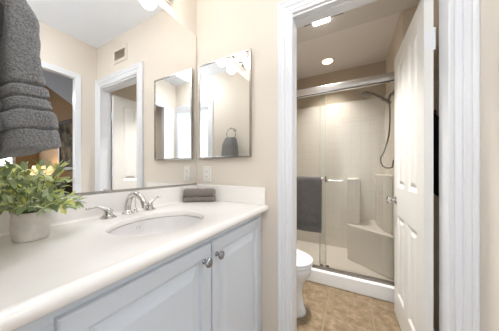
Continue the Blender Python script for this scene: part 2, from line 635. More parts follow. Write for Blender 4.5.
box(bm, 5.19, 5.23, 0.43, 1.24, 1.18, 1.23)
box(bm, 5.19, 5.23, 0.43, 1.24, 1.97, 2.02)
box(bm, 5.20, 5.23, 0.43, 1.24, 1.30, 1.32)
obj('window_frame', bm, 'trim', t)
bm = new()
box(bm, 5.235, 5.245, 0.4, 1.27, 1.2, 2.0)
obj('window_pane', bm, 'bed_pane', t)

# ------------------------------------------------------------------ setting: hall behind the camera (seen in the small mirror)
struct('floor_hall', [(0.0, 2.5, -2.2, -0.14, -0.08, 0.0)], 'carpet', 'tan hall carpet beyond the bright doorway', 'floor')
struct('ceiling_hall', [(0.0, 2.5, -2.2, -0.14, 2.5, 2.6)], 'ceiling', 'white hall ceiling beyond the bright doorway', 'ceiling')
struct('wall_hall_left', [(-0.1, 0.0, -2.2, -1.9, 0, 2.5), (-0.1, 0.0, -0.6, -0.14, 0, 2.5), (-0.1, 0.0, -1.9, -0.6, 0, 0.7), (-0.1, 0.0, -1.9, -0.6, 2.2, 2.5)], 'hallwall', 'pale hall wall opposite the bright one', 'wall')
struct('wall_hall_right', [(2.5, 2.6, -2.2, -0.14, 0, 2.5)], 'hallwall', 'pale hall wall seen through the bright doorway', 'wall')
struct('wall_hall_back', [(0, 2.5, -2.2, -2.1, 0, 2.5)], 'hallwall', 'pale hall wall facing the bright doorway', 'wall')
t = thing('fill_window', 'wide guessed window added to light the hall beyond the bright doorway', 'window', (-0.04, -1.25, 0.7), kind='structure')  # guessed window, added to send cool light through the hall doorway
bm = new()
for y0, y1, z0, z1 in ((-1.92, -1.86, 0.68, 2.22), (-0.64, -0.58, 0.68, 2.22), (-1.86, -0.64, 0.68, 0.74), (-1.86, -0.64, 2.16, 2.22), (-1.27, -1.23, 0.74, 2.16)):
    box(bm, -0.03, 0.02, y0, y1, z0, z1)
obj('window_frame', bm, 'trim', t)
bm = new()
box(bm, -0.05, -0.04, -1.89, -0.61, 0.71, 2.19)
obj('window_pane', bm, 'hall_pane', t)
bm = new()
lathe(bm, [(0.16, 2.5), (0.165, 2.48), (0.13, 2.45), (0.03, 2.445)], 32, (1.2, -1.1, 0))
tag(obj('hall_fill_lamp', bm, 'hall_lens', smooth='auto'), 'round unseen lamp added to light the hall beyond the bright doorway', 'ceiling light')  # guessed lamp body, added for the hall fill

# ------------------------------------------------------------------ vanity cabinet
CT = 0.915   # counter top
FX = 0.565   # face frame front
t = thing('vanity_cabinet', 'pale blue-white vanity cabinet with raised panel doors under the sink', 'cabinet', (0.28, 0.57, 0))
bm = new()
box(bm, 0.002, FX - 0.02, -0.018, 0.002, 0.0, 0.872)
box(bm, 0.002, FX - 0.02, 1.138, 1.158, 0.0, 0.872)
box(bm, 0.002, FX - 0.02, 0.002, 1.138, 0.09, 0.11)
box(bm, 0.002, 0.014, 0.002, 1.138, 0.11, 0.872)
obj('carcass', bm, 'cabinet', t)
bm = new()
box(bm, FX - 0.02, FX, -0.018, 1.158, 0.835, 0.872)
box(bm, FX - 0.02, FX, -0.018, 1.158, 0.10, 0.135)
for a, b in ((-0.018, 0.17), (0.60, 0.66), (1.08, 1.158)):
    box(bm, FX - 0.02, FX, a, b, 0.135, 0.835)
obj('face_frame', bm, 'cabinet', t, bevel=0.001)
bm = new()
box(bm, FX - 0.085, FX - 0.07, -0.018, 1.158, 0.0, 0.10)
obj('toe_kick', bm, 'cabinet', t)

# (inset, height) rings of a raised panel door
DPROF = [(0.0, 0.0), (0.0, 0.015), (0.004, 0.019), (0.048, 0.019), (0.052, 0.016), (0.056, 0.004), (0.064, 0.003), (0.100, 0.016), (0.104, 0.017)]


def ring_panel(bm, y0, y1, z0, z1, x, prof, sign=1):
    rings = []
    for d, h in prof:
        rings.append([(x + sign * h, y0 + d, z0 + d), (x + sign * h, y1 - d, z0 + d), (x + sign * h, y1 - d, z1 - d), (x + sign * h, y0 + d, z1 - d)])
    loft(bm, rings, True, True, True)


def knob(parent, x, y, z, sign=1, s=1.0, m='nickel', label=None):
    bm = new()
    pr = [(0.009, 0.0), (0.009, 0.003), (0.0055, 0.006), (0.005, 0.014), (0.009, 0.017), (0.0155, 0.021), (0.0165, 0.025), (0.014, 0.029), (0.007, 0.031)]
    lathe(bm, [(r * s, sign * h * s) for r, h in pr], 24, (x, y, z), 'X')
    return obj('knob', bm, m, parent, smooth='auto', label=label)


for y0, y1, ky in ((0.158, 0.624, 0.578), (0.634, 1.102, 0.656)):
    bm = new()
    ring_panel(bm, y0, y1, 0.115, 0.845, FX + 0.0005, DPROF)
    d = obj('door', bm, 'cabinet', t)
    knob(d, FX + 0.0195, ky, 0.787, m='knobmetal', s=1.08)

# ------------------------------------------------------------------ countertop with oval hole
SKX, SKY, SA, SB = 0.335, 0.578, 0.169, 0.204


def ray_rect(cx, cy, a, x0, x1, y0, y1):
    dx, dy = math.cos(a), math.sin(a)
    ts = []
    if dx > 1e-9: ts.append((x1 - cx) / dx)
    if dx < -1e-9: ts.append((x0 - cx) / dx)
    if dy > 1e-9: ts.append((y1 - cy) / dy)
    if dy < -1e-9: ts.append((y0 - cy) / dy)
    k = min(ts)
    return cx + dx * k, cy + dy * k


t = thing('vanity_countertop', 'cream cultured marble countertop with rounded front edge and backsplash', 'countertop', (0.3, 0.57, CT - 0.04))
X0, X1, Y0, Y1 = 0.0, 0.590, -0.018, 1.158
angs = [2 * PI * i / 72 for i in range(72)]
for px, py in ((X0, Y0), (X1, Y0), (X1, Y1), (X0, Y1)):
    angs.append(math.atan2(py - SKY, px - SKX) % (2 * PI))
angs = sorted(set(round(a, 6) for a in angs))
bm = new()
rings = []
outer = [ray_rect(SKX, SKY, a, X0, X1, Y0, Y1) for a in angs]


def ell(a, k):
    # direction-matched point on the ellipse
    dx, dy = math.cos(a), math.sin(a)
    r = 1 / math.sqrt((dx / (SA * k)) ** 2 + (dy / (SB * k)) ** 2)
    return SKX + dx * r, SKY + dy * r


rings.append([(x, y, CT - 0.042) for x, y in outer])
rings.append([(x, y, CT) for x, y in outer])
for k, dz in ((1.035, 0.0), (1.012, 0.0015), (1.0, 0.006), (0.995, 0.016), (0.995, 0.024), (1.02, 0.028)):
    rings.append([(*ell(a, k), CT - dz) for a in angs])
rings.append([(*ell(a, 1.02), CT - 0.042) for a in angs])
loft(bm, rings, True, False, False, loop=True)
# front nosing
pr = [(X1 - 0.001, CT - 0.042), (X1, CT)] + [(X1 + 0.021 * math.sin(b), CT - 0.021 + 0.021 * math.cos(b)) for b in [PI * i / 12 for i in range(0, 13)]]
pr = [(X1 - 0.001, CT - 0.042)] + [(X1 - 0.001, CT)] + pr[2:]
loft(bm, [[(x, Y0, z) for x, z in pr], [(x, Y1, z) for x, z in pr]], True)
obj('slab', bm, 'counter', t, smooth='auto', angle=40)
bm = new()
box(bm, 0.0, 0.020, Y0, Y1, CT, 1.024)
# cove
loft(bm, [[(0.020 + 0.012 * (1 - math.sin(b)), y, CT + 0.012 * (1 - math.cos(b))) for b in [PI / 2 * i / 5 for i in range(6)]] + [(0.0195, y, CT)] for y in (Y0, Y1 - 0.02)], True)
obj('backsplash', bm, 'counter', t, smooth='auto', bevel=0.002)
bm = new()
box(bm, 0.020, 0.597, Y1 - 0.020, Y1, CT, 1.028)
obj('side_splash', bm, 'counter', t, bevel=0.004, bseg=3)

# sink basin
t = thing('sink_basin', 'oval white undermount sink basin set in the cream countertop', 'sink', (SKX, SKY, CT - 0.17))
bm = new()
prof = [(0.988, -0.028), (0.978, -0.040), (0.95, -0.075), (0.86, -0.115), (0.66, -0.145), (0.38, -0.158), (0.13, -0.162)]
outp = [(0.13, -0.172), (0.40, -0.168), (0.70, -0.155), (0.90, -0.122), (0.99, -0.080), (1.02, -0.056), (1.07, -0.053), (1.07, -0.0428), (0.992, -0.0428), (0.992, -0.030)]
rings = []
for k, dz in prof + outp:
    rings.append([(SKX + SA * k * math.cos(a), SKY + SB * k * math.sin(a), CT + dz) for a in [2 * PI * i / 64 for i in range(64)]])
loft(bm, rings, True, False, False, loop=True)
obj('basin', bm, 'porcelain', t, smooth='auto', angle=50)
bm = new()
lathe(bm, [(0.012, -0.172), (0.0215, -0.172), (0.0215, -0.163), (0.028, -0.161), (0.027, -0.158), (0.018, -0.1575), (0.017, -0.161), (0.006, -0.1605)], 24, (SKX, SKY, CT))
obj('drain', bm, 'chrome', t, smooth='auto')
bm = new()
lathe(bm, [(0.011, 0.0), (0.011, 0.003), (0.007, 0.0035), (0.006, 0.001)], 20, (SKX - SA * 0.972, SKY, CT - 0.054), 'X')
obj('overflow_ring', bm, 'porcelain', t, smooth='auto')

# ------------------------------------------------------------------ faucet
t = thing('faucet', 'chrome widespread faucet with arched spout and two lever handles', 'faucet', (0.08, 0.59, CT))


def base(bm, x, y, s=1.0):
    lathe(bm, [(0.027 * s, 0), (0.028 * s, 0.004), (0.026 * s, 0.008), (0.020 * s, 0.010), (0.021 * s, 0.014), (0.016 * s, 0.018), (0.014 * s, 0.026), (0.017 * s, 0.031), (0.015 * s, 0.036), (0.008 * s, 0.040)], 28, (x, y, CT))


sp = t
bm = new()
SX, SYY = 0.070, 0.585
pts = smooth_path([(SX, SYY, CT + 0.02), (SX + 0.004, SYY, CT + 0.055), (SX + 0.025, SYY, CT + 0.089), (SX + 0.066, SYY, CT + 0.105), (SX + 0.108, SYY, CT + 0.092), (SX + 0.134, SYY, CT + 0.064), (SX + 0.141, SYY, CT + 0.042)], 8)
tube(bm, pts, interp([0.016, 0.0155, 0.015, 0.014, 0.013, 0.0125, 0.0135], len(pts)), 16)
lathe(bm, [(0.024, 0), (0.025, 0.004), (0.022, 0.009), (0.017, 0.012), (0.018, 0.018), (0.014, 0.024)], 28, (SX, SYY, CT))
obj('spout', bm, 'chrome', t, smooth='auto')
bm = new()
lathe(bm, [(0.014, 0), (0.0145, 0.004), (0.009, 0.008), (0.008, 0.02), (0.003, 0.024)], 20, (0.072, 0.625, CT))
tube(bm, [(0.072, 0.625, CT + 0.018), (0.072, 0.625, CT + 0.088)], 0.0028, 10)
ball(bm, (0.072, 0.625, CT + 0.092), 0.007, 14, 8)
obj('lift_rod', bm, 'chrome', t, smooth='auto')
for hy, sg in ((0.492, -1), (0.700, 1)):
    bm = new()
    base(bm, 0.08, hy, 1.15)
    h = obj('handle', bm, 'chrome', t, smooth='auto')
    bm = new()
    z0 = CT + 0.036
    if sg < 0:
        P = [(0.08, hy, z0), (0.081, hy - 0.022, z0 + 0.012), (0.081, hy - 0.052, z0 + 0.021), (0.081, hy - 0.082, z0 + 0.020)]
    else:
        P = [(0.08, hy, z0), (0.082, hy + 0.016, z0 + 0.014), (0.084, hy + 0.034, z0 + 0.026), (0.085, hy + 0.058, z0 + 0.033)]
    p = smooth_path(P, 6)
    tube(bm, p, interp([0.012, 0.0085, 0.0068, 0.006, 0.0052], len(p)), 12)
    ball(bm, p[-1], 0.0075, 14, 10)
    ball(bm, (0.08, hy, z0 + 0.002), 0.011, 16, 10)
    obj('lever', bm, 'chrome', h, smooth='auto')

# ------------------------------------------------------------------ wide wall mirror
t = thing('wall_mirror', 'wide frameless wall mirror above the vanity backsplash', 'mirror', (0, 0.57, 1.025))
bm = new()
box(bm, -0.002, 0.0035, -0.018, 1.150, 1.030, 2.192)
obj('glass', bm, 'mirror', t)
bm = new()
box(bm, -0.002, 0.007, -0.018, 1.151, 1.0245, 1.037)
obj('channel', bm, 'steel', t, label='thin metal channel under the mirror')
bm = new()
box(bm, -0.002, 0.0037, 1.150, 1.1525, 1.031, 2.192)
obj('edge_strip', bm, 'grille', t, label='thin dark edge of the mirror')

# ------------------------------------------------------------------ medicine cabinet
t = thing('medicine_cabinet', 'small steel-framed mirror cabinet on the beige wall above the outlet', 'mirror cabinet', (0.27, FY, 1.22))
bm = new()
box(bm, 0.046, 0.490, FY - 0.012, FY - 0.0005, 1.232, 1.94)
obj('body', bm, 'plastic', t)
bm = new()
x0, x1, z0, z1, fy = 0.040, 0.496, 1.225, 1.946, FY - 0.022
fw = 0.011
rings = []
for d, h in ((0, FY - 0.011), (0, fy), (0.002, fy - 0.002), (fw, fy - 0.002), (fw + 0.003, fy + 0.004), (fw + 0.003, FY - 0.011)):
    rings.append([(x0 + d, h, z0 + d), (x1 - d, h, z0 + d), (x1 - d, h, z1 - d), (x0 + d, h, z1 - d)])
loft(bm, rings, True, False, False, loop=True)
obj('frame', bm, 'steel', t)
bm = new()
box(bm, x0 + fw, x1 - fw, fy + 0.003, fy + 0.008, z0 + fw, z1 - fw)
obj('mirror_door', bm, 'mirror', t)

# ------------------------------------------------------------------ outlet
t = thing('wall_outlet', 'ivory wall outlet plate under the small mirror cabinet', 'outlet', (0.108, FY, 1.109))
bm = new()
ox, oz = 0.108, 1.109
rings = []
for d, h in ((0, 0), (0, 0.003), (0.003, 0.006), (0.03, 0.0065)):
    rings.append([(ox - 0.037 + d, FY - h, oz - 0.060 + d), (ox + 0.037 - d, FY - h, oz - 0.060 + d), (ox + 0.037 - d, FY - h, oz + 0.060 - d), (ox - 0.037 + d, FY - h, oz + 0.060 - d)])
loft(bm, rings, True)
obj('plate', bm, 'plastic', t)
for dz in (-0.021, 0.021):
    bm = new()
    lathe(bm, [(0.0165, -0.0063), (0.0165, -0.0085), (0.015, -0.009)], 24, (ox, FY, oz + dz), 'Y', sx=1.0, sy=1.0)
    r = obj('receptacle', bm, 'plastic', t)
    bm = new()
    for dx in (-0.006, 0.006):
        box(bm, ox + dx - 0.0012, ox + dx + 0.0012, FY - 0.0094, FY - 0.0085, oz + dz - 0.001, oz + dz + 0.007)
    lathe(bm, [(0.0024, -0.0085), (0.0024, -0.0094)], 12, (ox, FY, oz + dz - 0.008), 'Y')
    obj('slot', bm, 'slot', r)

# ------------------------------------------------------------------ flush ceiling light, unseen and added for fill
t = thing('vanity_fill_lamp', 'round unseen ceiling light added to brighten the vanity room', 'ceiling light', (0.95, 0.32, CZ))
bm = new()
lathe(bm, [(0.17, 0.0), (0.172, -0.02), (0.165, -0.03)], 40, (0.95, 0.32, CZ))
obj('rim', bm, 'chrome', t, smooth='auto')
bm = new()
lathe(bm, [(0.160, -0.030), (0.150, -0.060), (0.11, -0.085), (0.05, -0.098), (0.006, -0.100)], 40, (0.95, 0.32, CZ))
obj('dome', bm, 'dome', t, smooth='auto')

# ------------------------------------------------------------------ vanity light bar above the mirror
t = thing('vanity_light', 'strip of lit globe lamps above the wide mirror', 'wall light', (0, 0.55, 2.30))
bm = new()
box(bm, -0.002, 0.030, 0.37, 0.91, 2.255, 2.345)
obj('backplate', bm, 'chrome', t, bevel=0.006)
for gy in (0.46, 0.64, 0.82):
    bm = new()
    lathe(bm, [(0.026, 0.030), (0.026, 0.045), (0.020, 0.060), (0.018, 0.066)], 20, (0, gy, 2.285), 'X')
    s_ = obj('socket', bm, 'chrome', t, smooth='auto')
    bm = new()
    ball(bm, (0.116, gy, 2.272), 0.054, 24, 14)
    obj('globe', bm, 'globe', s_, smooth=True)

# ------------------------------------------------------------------ towel ring and hand towel
TX, RYY, RZ = 0.372, 0.080, 1.632
t = thing('towel_ring', 'round chrome towel ring holding the grey hand towel', 'towel ring', (TX, -0.02, 1.70))
bm = new()
lathe(bm, [(0.026, -0.02), (0.026, -0.012), (0.018, -0.006), (0.009, 0.0), (0.009, 0.07), (0.012, 0.08), (0.008, 0.09)], 24, (TX, 0, RZ + 0.072), 'Y')
obj('post', bm, 'chrome', t, smooth='auto')
bm = new()
tube(bm, [(TX + 0.072 * math.sin(2 * PI * i / 48), RYY, RZ + 0.072 * math.cos(2 * PI * i / 48)) for i in range(48)], 0.005, 10, False, True)
obj('ring', bm, 'chrome', t, smooth='auto')


def flap(zs, cx, hw, yc, hd, tilt, grooves, seed, name, parent, seg=72, squ=0.62):
    """one hanging lobe of a towel: superellipse slices with terry bumps and border grooves; tilt lowers the hem towards the back left"""
    bm = new()
    rings = []
    n = 150
    ztop, zbot = zs
    for i in range(n + 1):
        s = i / n
        ring = []
        off = 0.0
        for lo_, hi_, o0, o1 in grooves:
            if lo_ <= s <= hi_:
                q = (s - lo_) / (hi_ - lo_)
                rise = min(1.0, q / 0.25) ** 0.5 if lo_ > 0 else q
                off = (o0 + (o1 - o0) * rise) * (min(1.0, (1 - q) / 0.05) ** 0.4 if hi_ < 1 else 1.0)
        for lo_, hi_, o0, o1 in grooves:
            if hi_ < 1:
                off -= 0.006 * math.exp(-((s - hi_) / 0.006) ** 2)
        endt = min(1.0, ((1 - s) / 0.012) ** 0.5 + 0.55) if s > 0.988 else 1.0
        for j in range(seg):
            a = 2 * PI * j / seg
            ca, sa = math.cos(a), math.sin(a)
            ex = abs(ca) ** squ * (1 if ca > 0 else -1)
            ey = abs(sa) ** squ * (1 if sa > 0 else -1)
            w_ = (interp1(hw, s) + off) * endt
            d_ = (interp1(hd, s) + off) * endt
            fold = 1 + 0.05 * math.sin(3 * a + seed) * (1 - 0.5 * s)
            x = cx + ex * w_
            y = interp1(yc, s) + ey * d_ * fold
            z = ztop + (zbot - ztop) * s - tilt * s * (0.5 - 0.5 * (0.45 * ca + 0.9 * sa))
            nz = noise.noise(Vector((x * 160, y * 160, z * 160 + seed))) * 0.0016 + noise.noise(Vector((x * 30, y * 30, z * 30 + seed))) * 0.003
            x += ca * nz
            y += sa * nz
            ring.append((x, y, z))
        rings.append(ring)
    loft(bm, rings)
    return obj(name, bm, 'towel', parent, smooth=True)


def interp1(tab, s):
    k = s * (len(tab) - 1)
    i = min(int(k), len(tab) - 2)
    return tab[i] + (tab[i + 1] - tab[i]) * (k - i)


t = thing('hand_towel', 'thick grey terry hand towel hanging from the ring above the plant', 'towel', (TX, RYY, 1.55))
GR = [(0.0, 0.64, 0.0, 0.005), (0.64, 0.71, 0.001, 0.007), (0.71, 0.778, 0.003, 0.009), (0.778, 0.885, 0.005, 0.012), (0.885, 1.0, 0.008, 0.010)]
flap((1.575, 1.195), TX + 0.004, [0.062, 0.086, 0.094, 0.097, 0.098], [0.112, 0.143, 0.142, 0.149, 0.158], [0.020, 0.027, 0.028, 0.035, 0.043], 0.030, GR, 1.3, 'front_flap', t, squ=0.5)
flap((1.575, 1.168), TX - 0.004, [0.068, 0.094, 0.100, 0.104, 0.108], [0.070, 0.078, 0.078, 0.072, 0.064], [0.020, 0.033, 0.034, 0.037, 0.040], 0.012, GR, 4.1, 'back_flap', t)
# ------------------------------------------------------------------ potted plant
PX, PY, PZ = 0.168, 0.222, CT
t = thing('potted_plant', 'leafy green plant in a round pale concrete pot on the countertop', 'plant', (PX, PY, PZ))
bm = new()
lathe(bm, [(0.022, 0.001), (0.037, 0.001), (0.0405, 0.005), (0.0435, 0.026), (0.0445, 0.045), (0.0435, 0.070), (0.0415, 0.089), (0.040, 0.091), (0.038, 0.090), (0.037, 0.080), (0.020, 0.078)], 48, (PX, PY, PZ))
obj('pot', bm, 'concrete', t, smooth='auto', angle=50)
bm = new()
lathe(bm, [(0.0375, 0.078), (0.0375, 0.082), (0.025, 0.086), (0.005, 0.087)], 32, (PX, PY, PZ))
obj('soil', bm, 'soil', t, smooth=True)
stem_bm, leaf_bm = new(), new()


def leaf(bm, p, d, nrm, L, W):
    d = d.normalized()
    s = d.cross(nrm)
    if s.length < 1e-4:
        s = d.orthogonal()
    s.normalize()
    nrm = s.cross(d).normalized()
    prof = ((0.0, 0.08), (0.18, 0.62), (0.42, 1.0), (0.68, 0.82), (0.88, 0.42), (1.0, 0.04))
    rows = []
    for u_, w_ in prof:
        c = p + d * L * u_ + nrm * (-0.18 * L * u_ * u_)
        e = 0.12 * W
        rows.append([bm.verts.new(c - s * W * w_ + nrm * e * w_), bm.verts.new(c), bm.verts.new(c + s * W * w_ + nrm * e * w_)])
    for i in range(len(rows) - 1):
        for j in range(2):
            bm.faces.new((rows[i][j], rows[i][j + 1], rows[i + 1][j + 1], rows[i + 1][j]))


rnd = random.Random(11)
NST = 42
for k in range(NST):
    a = k * 2.39996 + rnd.uniform(-0.2, 0.2)
    tier = (k % 4) / 3.0
    el = math.radians(12 + 62 * tier + rnd.uniform(-8, 8))
    L = rnd.uniform(0.085, 0.125) + 0.065 * tier
    d0 = Vector((math.cos(a) * math.cos(el), math.sin(a) * math.cos(el), math.sin(el)))
    st = Vector((PX + 0.022 * math.cos(a) * rnd.random(), PY + 0.022 * math.sin(a) * rnd.random(), PZ + 0.084))
    pts = []
    for i in range(9):
        u_ = i / 8
        p = st + d0 * L * u_ + Vector((0, 0, 0.045 * u_ * (1 - tier) - 0.040 * u_ * u_ * (1.1 - 0.6 * tier)))
        p.x = max(p.x, 0.035 + 0.02 * rnd.random())
        pts.append(p)
    tube(stem_bm, pts, interp([0.0014, 0.0008], 9), 5)
    for i in range(2, 9):
        tdir = (pts[i] - pts[i - 1]).normalized()
        side = tdir.cross(Vector((0, 0, 1)))
        if side.length < 0.05:
            side = Vector((1, 0, 0))
        side.normalize()
        tw = rnd.uniform(-0.7, 0.7) + (i % 2) * 1.2
        side = Matrix.Rotation(tw, 3, tdir) @ side
        for sg in (-1, 1):
            if rnd.random() < 0.12:
                continue
            dd = tdir * rnd.uniform(0.45, 0.9) + side * sg * rnd.uniform(0.6, 1.0) + Vector((0, 0, rnd.uniform(-0.1, 0.35)))
            LL = rnd.uniform(0.026, 0.041)
            tip = pts[i] + dd.normalized() * LL
            if tip.x < 0.012 or pts[i].x < 0.012:
                continue
            if tip.z < PZ + 0.075 and (Vector((tip.x - PX, tip.y - PY)).length < 0.055):
                continue
            leaf(leaf_bm, pts[i].copy(), dd, Vector((rnd.uniform(-0.6, 0.6), rnd.uniform(-0.6, 0.6), 1)), LL, LL * rnd.uniform(0.165, 0.22))
    if pts[8].x > 0.04:
        leaf(leaf_bm, pts[8].copy(), pts[8] - pts[7], Vector((0, 0, 1)), 0.034, 0.008)
obj('stems', stem_bm, 'stem', t, smooth=True)
lo = obj('foliage', leaf_bm, 'leaf', t, smooth=True)

# ------------------------------------------------------------------ folded washcloth
t_loc = Vector((0.118, 1.060, CT))
t = thing('folded_washcloth', 'taupe folded washcloth on the counter in the backsplash corner', 'towel', tuple(t_loc))
ux = Vector((0.82, 0.572, 0))
uy = Vector((-0.572, 0.82, 0))


def cloth_roll(L, D, z0, z1, seed, squ, off=0.0):
    bm = new()
    rings = []
    for i in range(33):
        s = i / 32 * 2 - 1
        k = (1 - abs(s) ** 10) ** 0.3 * 0.85 + 0.15 if abs(s) < 1 else 0.15
        ring = []
        for j in range(36):
            a = 2 * PI * j / 36
            ca, sa = math.cos(a), math.sin(a)
            ex = abs(ca) ** squ * (1 if ca > 0 else -1)
            ez = abs(sa) ** squ * (1 if sa > 0 else -1)
            nz = noise.noise(Vector((s * 6, ca * 2, sa * 2 + seed))) * 0.004
            zz = (z0 + z1) / 2 + ez * (z1 - z0) / 2 * (0.6 + 0.4 * k) + nz * (0 if sa < -0.3 else 1)
            p = t_loc + ux * (s * L / 2 + off) + uy * (ex * D / 2 * k)
            ring.append((p.x, p.y, CT + max(zz, 0.0005)))
        rings.append(ring)
    loft(bm, rings)
    return bm


obj('lower_fold', cloth_roll(0.226, 0.082, 0.0005, 0.034, 0.5, 0.55), 'wash', t, smooth=True)
obj('upper_fold', cloth_roll(0.224, 0.080, 0.032, 0.092, 3.5, 0.75, 0.002), 'wash', t, smooth=True)

# ------------------------------------------------------------------ air vent above the doorway (seen in the wide mirror)
t = thing('air_vent', 'small tan air vent above the doorway seen in the wide mirror', 'vent', (1.075, FY, 2.35))
bm = new()
rings = []
for d, h in ((0, 0), (0, 0.006), (0.004, 0.010), (0.032, 0.010), (0.034, 0.004), (0.034, 0)):
    rings.append([(0.945 + d, FY - h, 2.27 + d), (1.205 - d, FY - h, 2.27 + d), (1.205 - d, FY - h, 2.43 - d), (0.945 + d, FY - h, 2.43 - d)])
loft(bm, rings, True, False, False, loop=True)
obj('frame', bm, 'wall', t)
bm = new()
box(bm, 0.978, 1.172, FY - 0.002, FY - 0.0005, 2.303, 2.397)
obj('backing', bm, 'grille', t)
bm = new()
for i in range(10):
    z = 2.307 + i * 0.0095
    loft(bm, [[(x, FY - 0.0085, z), (x, FY - 0.0075, z - 0.0005), (x, FY - 0.0022, z + 0.006), (x, FY - 0.003, z + 0.0068)] for x in (0.978, 1.172)])
obj('louvres', bm, 'grille', t)

# ------------------------------------------------------------------ door to the toilet room (open)
DL, DT = 0.66, 0.036
hx, hy = 1.440, BY + 0.001
ang = math.radians(1.6)
t = thing('door_1', 'white four panel door standing open into the toilet room', 'door', (hx, hy, 0.0), kind='structure')
# leaf in local frame: u runs from hinge to free edge (+y), n thickness towards -x
DH0, DH1 = 0.012, 2.025
st, mid = 0.105, 0.09
pw0, pw1 = st, (DL - mid) / 2
cols = ((st, (DL - mid) / 2), ((DL + mid) / 2, DL - st))
rows = ((0.20, 0.80), (1.01, 1.93))


def D(u_, n, z):
    # u along leaf, n from hinge-side back face (0) to front face (DT)
    x = hx - n * math.cos(ang) - u_ * math.sin(ang)
    y = hy + u_ * math.cos(ang) - n * math.sin(ang)
    return (x, y, z)


def dbox(bm, u0, u1, n0, n1, z0, z1):
    vs = [bm.verts.new(D(*p)) for p in ((u0, n0, z0), (u1, n0, z0), (u1, n1, z0), (u0, n1, z0), (u0, n0, z1), (u1, n0, z1), (u1, n1, z1), (u0, n1, z1))]
    for f in ((0, 3, 2, 1), (4, 5, 6, 7), (0, 1, 5, 4), (1, 2, 6, 5), (2, 3, 7, 6), (3, 0, 4, 7)):
        bm.faces.new([vs[i] for i in f])


bm = new()
# face frame with four openings on each face, built as a gridded skin
us = [0, cols[0][0], cols[0][1], cols[1][0], cols[1][1], DL]
zs = [DH0, rows[0][0], rows[0][1], rows[1][0], rows[1][1], DH1]
for n in (0.0, DT):
    g = [[bm.verts.new(D(u_, n, z)) for z in zs] for u_ in us]
    for i in range(5):
        for j in range(5):
            if i in (1, 3) and j in (1, 3):
                continue
            bm.faces.new((g[i][j], g[i + 1][j], g[i + 1][j + 1], g[i][j + 1]))
dbl = [(0, DH0), (DL, DH0), (DL, DH1), (0, DH1)]
for k in range(4):
    a, b = dbl[k], dbl[(k + 1) % 4]
    bm.faces.new([bm.verts.new(D(*p)) for p in ((a[0], 0, a[1]), (b[0], 0, b[1]), (b[0], DT, b[1]), (a[0], DT, a[1]))])
bmesh.ops.remove_doubles(bm, verts=bm.verts[:], dist=1e-5)
obj('leaf', bm, 'door', t)
for c0, c1 in cols:
    for z0, z1 in rows:
        bm = new()
        for n, sg in ((DT, -1), (0.0, 1)):
            rings = []
            for d, h in ((0.0, 0.0), (0.010, 0.004), (0.020, 0.010), (0.028, 0.011), (0.050, 0.003), (0.056, 0.002)):
                rings.append([D(c0 + d, n + sg * h, z0 + d), D(c1 - d, n + sg * h, z0 + d), D(c1 - d, n + sg * h, z1 - d), D(c0 + d, n + sg * h, z1 - d)])
            loft(bm, rings, True, False, True)
        obj('panel', bm, 'door', t)
bm = new()
kp = Vector(D(DL - 0.065, DT, 0.906))
pr = [(0.030, -0.001), (0.030, 0.004), (0.022, 0.009), (0.011, 0.013), (0.010, 0.028), (0.018, 0.034), (0.026, 0.044), (0.027, 0.054), (0.021, 0.062), (0.008, 0.065)]
lathe(bm, [(r, -h) for r, h in pr], 28, tuple(kp), 'X')
kq = Vector(D(DL - 0.065, 0, 0.906))
lathe(bm, [(r, h) for r, h in pr], 28, tuple(kq), 'X')
obj('door_knob', bm, 'chrome', t, smooth='auto', label='satin nickel door knob')
for hz in (0.25, 1.78):
    bm = new()
    box(bm, hx - 0.034, hx - 0.001, hy - 0.0012, hy - 0.0002, hz - 0.045, hz + 0.045)
    tube(bm, [(hx + 0.004, hy + 0.003, hz - 0.050), (hx + 0.004, hy + 0.003, hz + 0.050)], 0.0055, 12)
    ball(bm, (hx + 0.004, hy + 0.003, hz + 0.054), 0.006, 10, 8)
    for q in range(4):
        tube(bm, [(hx + 0.004, hy + 0.003, hz - 0.03 + q * 0.02), (hx + 0.004, hy + 0.003, hz - 0.026 + q * 0.02)], 0.0068, 12)
    obj('hinge', bm, 'trim', t, smooth='auto')

# ------------------------------------------------------------------ black garment behind the door
t = thing('wall_hook', 'metal hook holding the black garment behind the open door', 'hook', (1.57, 1.70, 1.52))
bm = new()
lathe(bm, [(0.018, 1.569), (0.018, 1.564), (0.008, 1.560)], 16, (0, 1.70, 1.52), 'X')
tube(bm, smooth_path([(1.564, 1.70, 1.52), (1.545, 1.70, 1.515), (1.535, 1.70, 1.525), (1.533, 1.70, 1.54)], 4), 0.005, 8)
obj('hook', bm, 'darknickel', t, smooth='auto')
bm = new()
rings = []
for i in range(41):
    s = i / 40
    z = 1.505 - 0.50 * s
    ring = []
    hw = 0.03 + 0.19 * min(1, s * 5) ** 0.6
    for j in range(40):
        a = 2 * PI * j / 40
        ca, sa = math.cos(a), math.sin(a)
        k = min(1.0, 6 * (1 - s) + 0.3)
        ring.append((1.537 + sa * (0.018 + 0.006 * math.sin(6 * a + 2) * s) * (0.5 + 0.5 * k), 1.70 + ca * hw, z + 0.02 * s * math.sin(3 * a)))
    rings.append(ring)
loft(bm, rings)
tag(obj('hanging_garment', bm, 'blackcloth', smooth=True), 'black garment hanging in the gap behind the open door', 'garment')

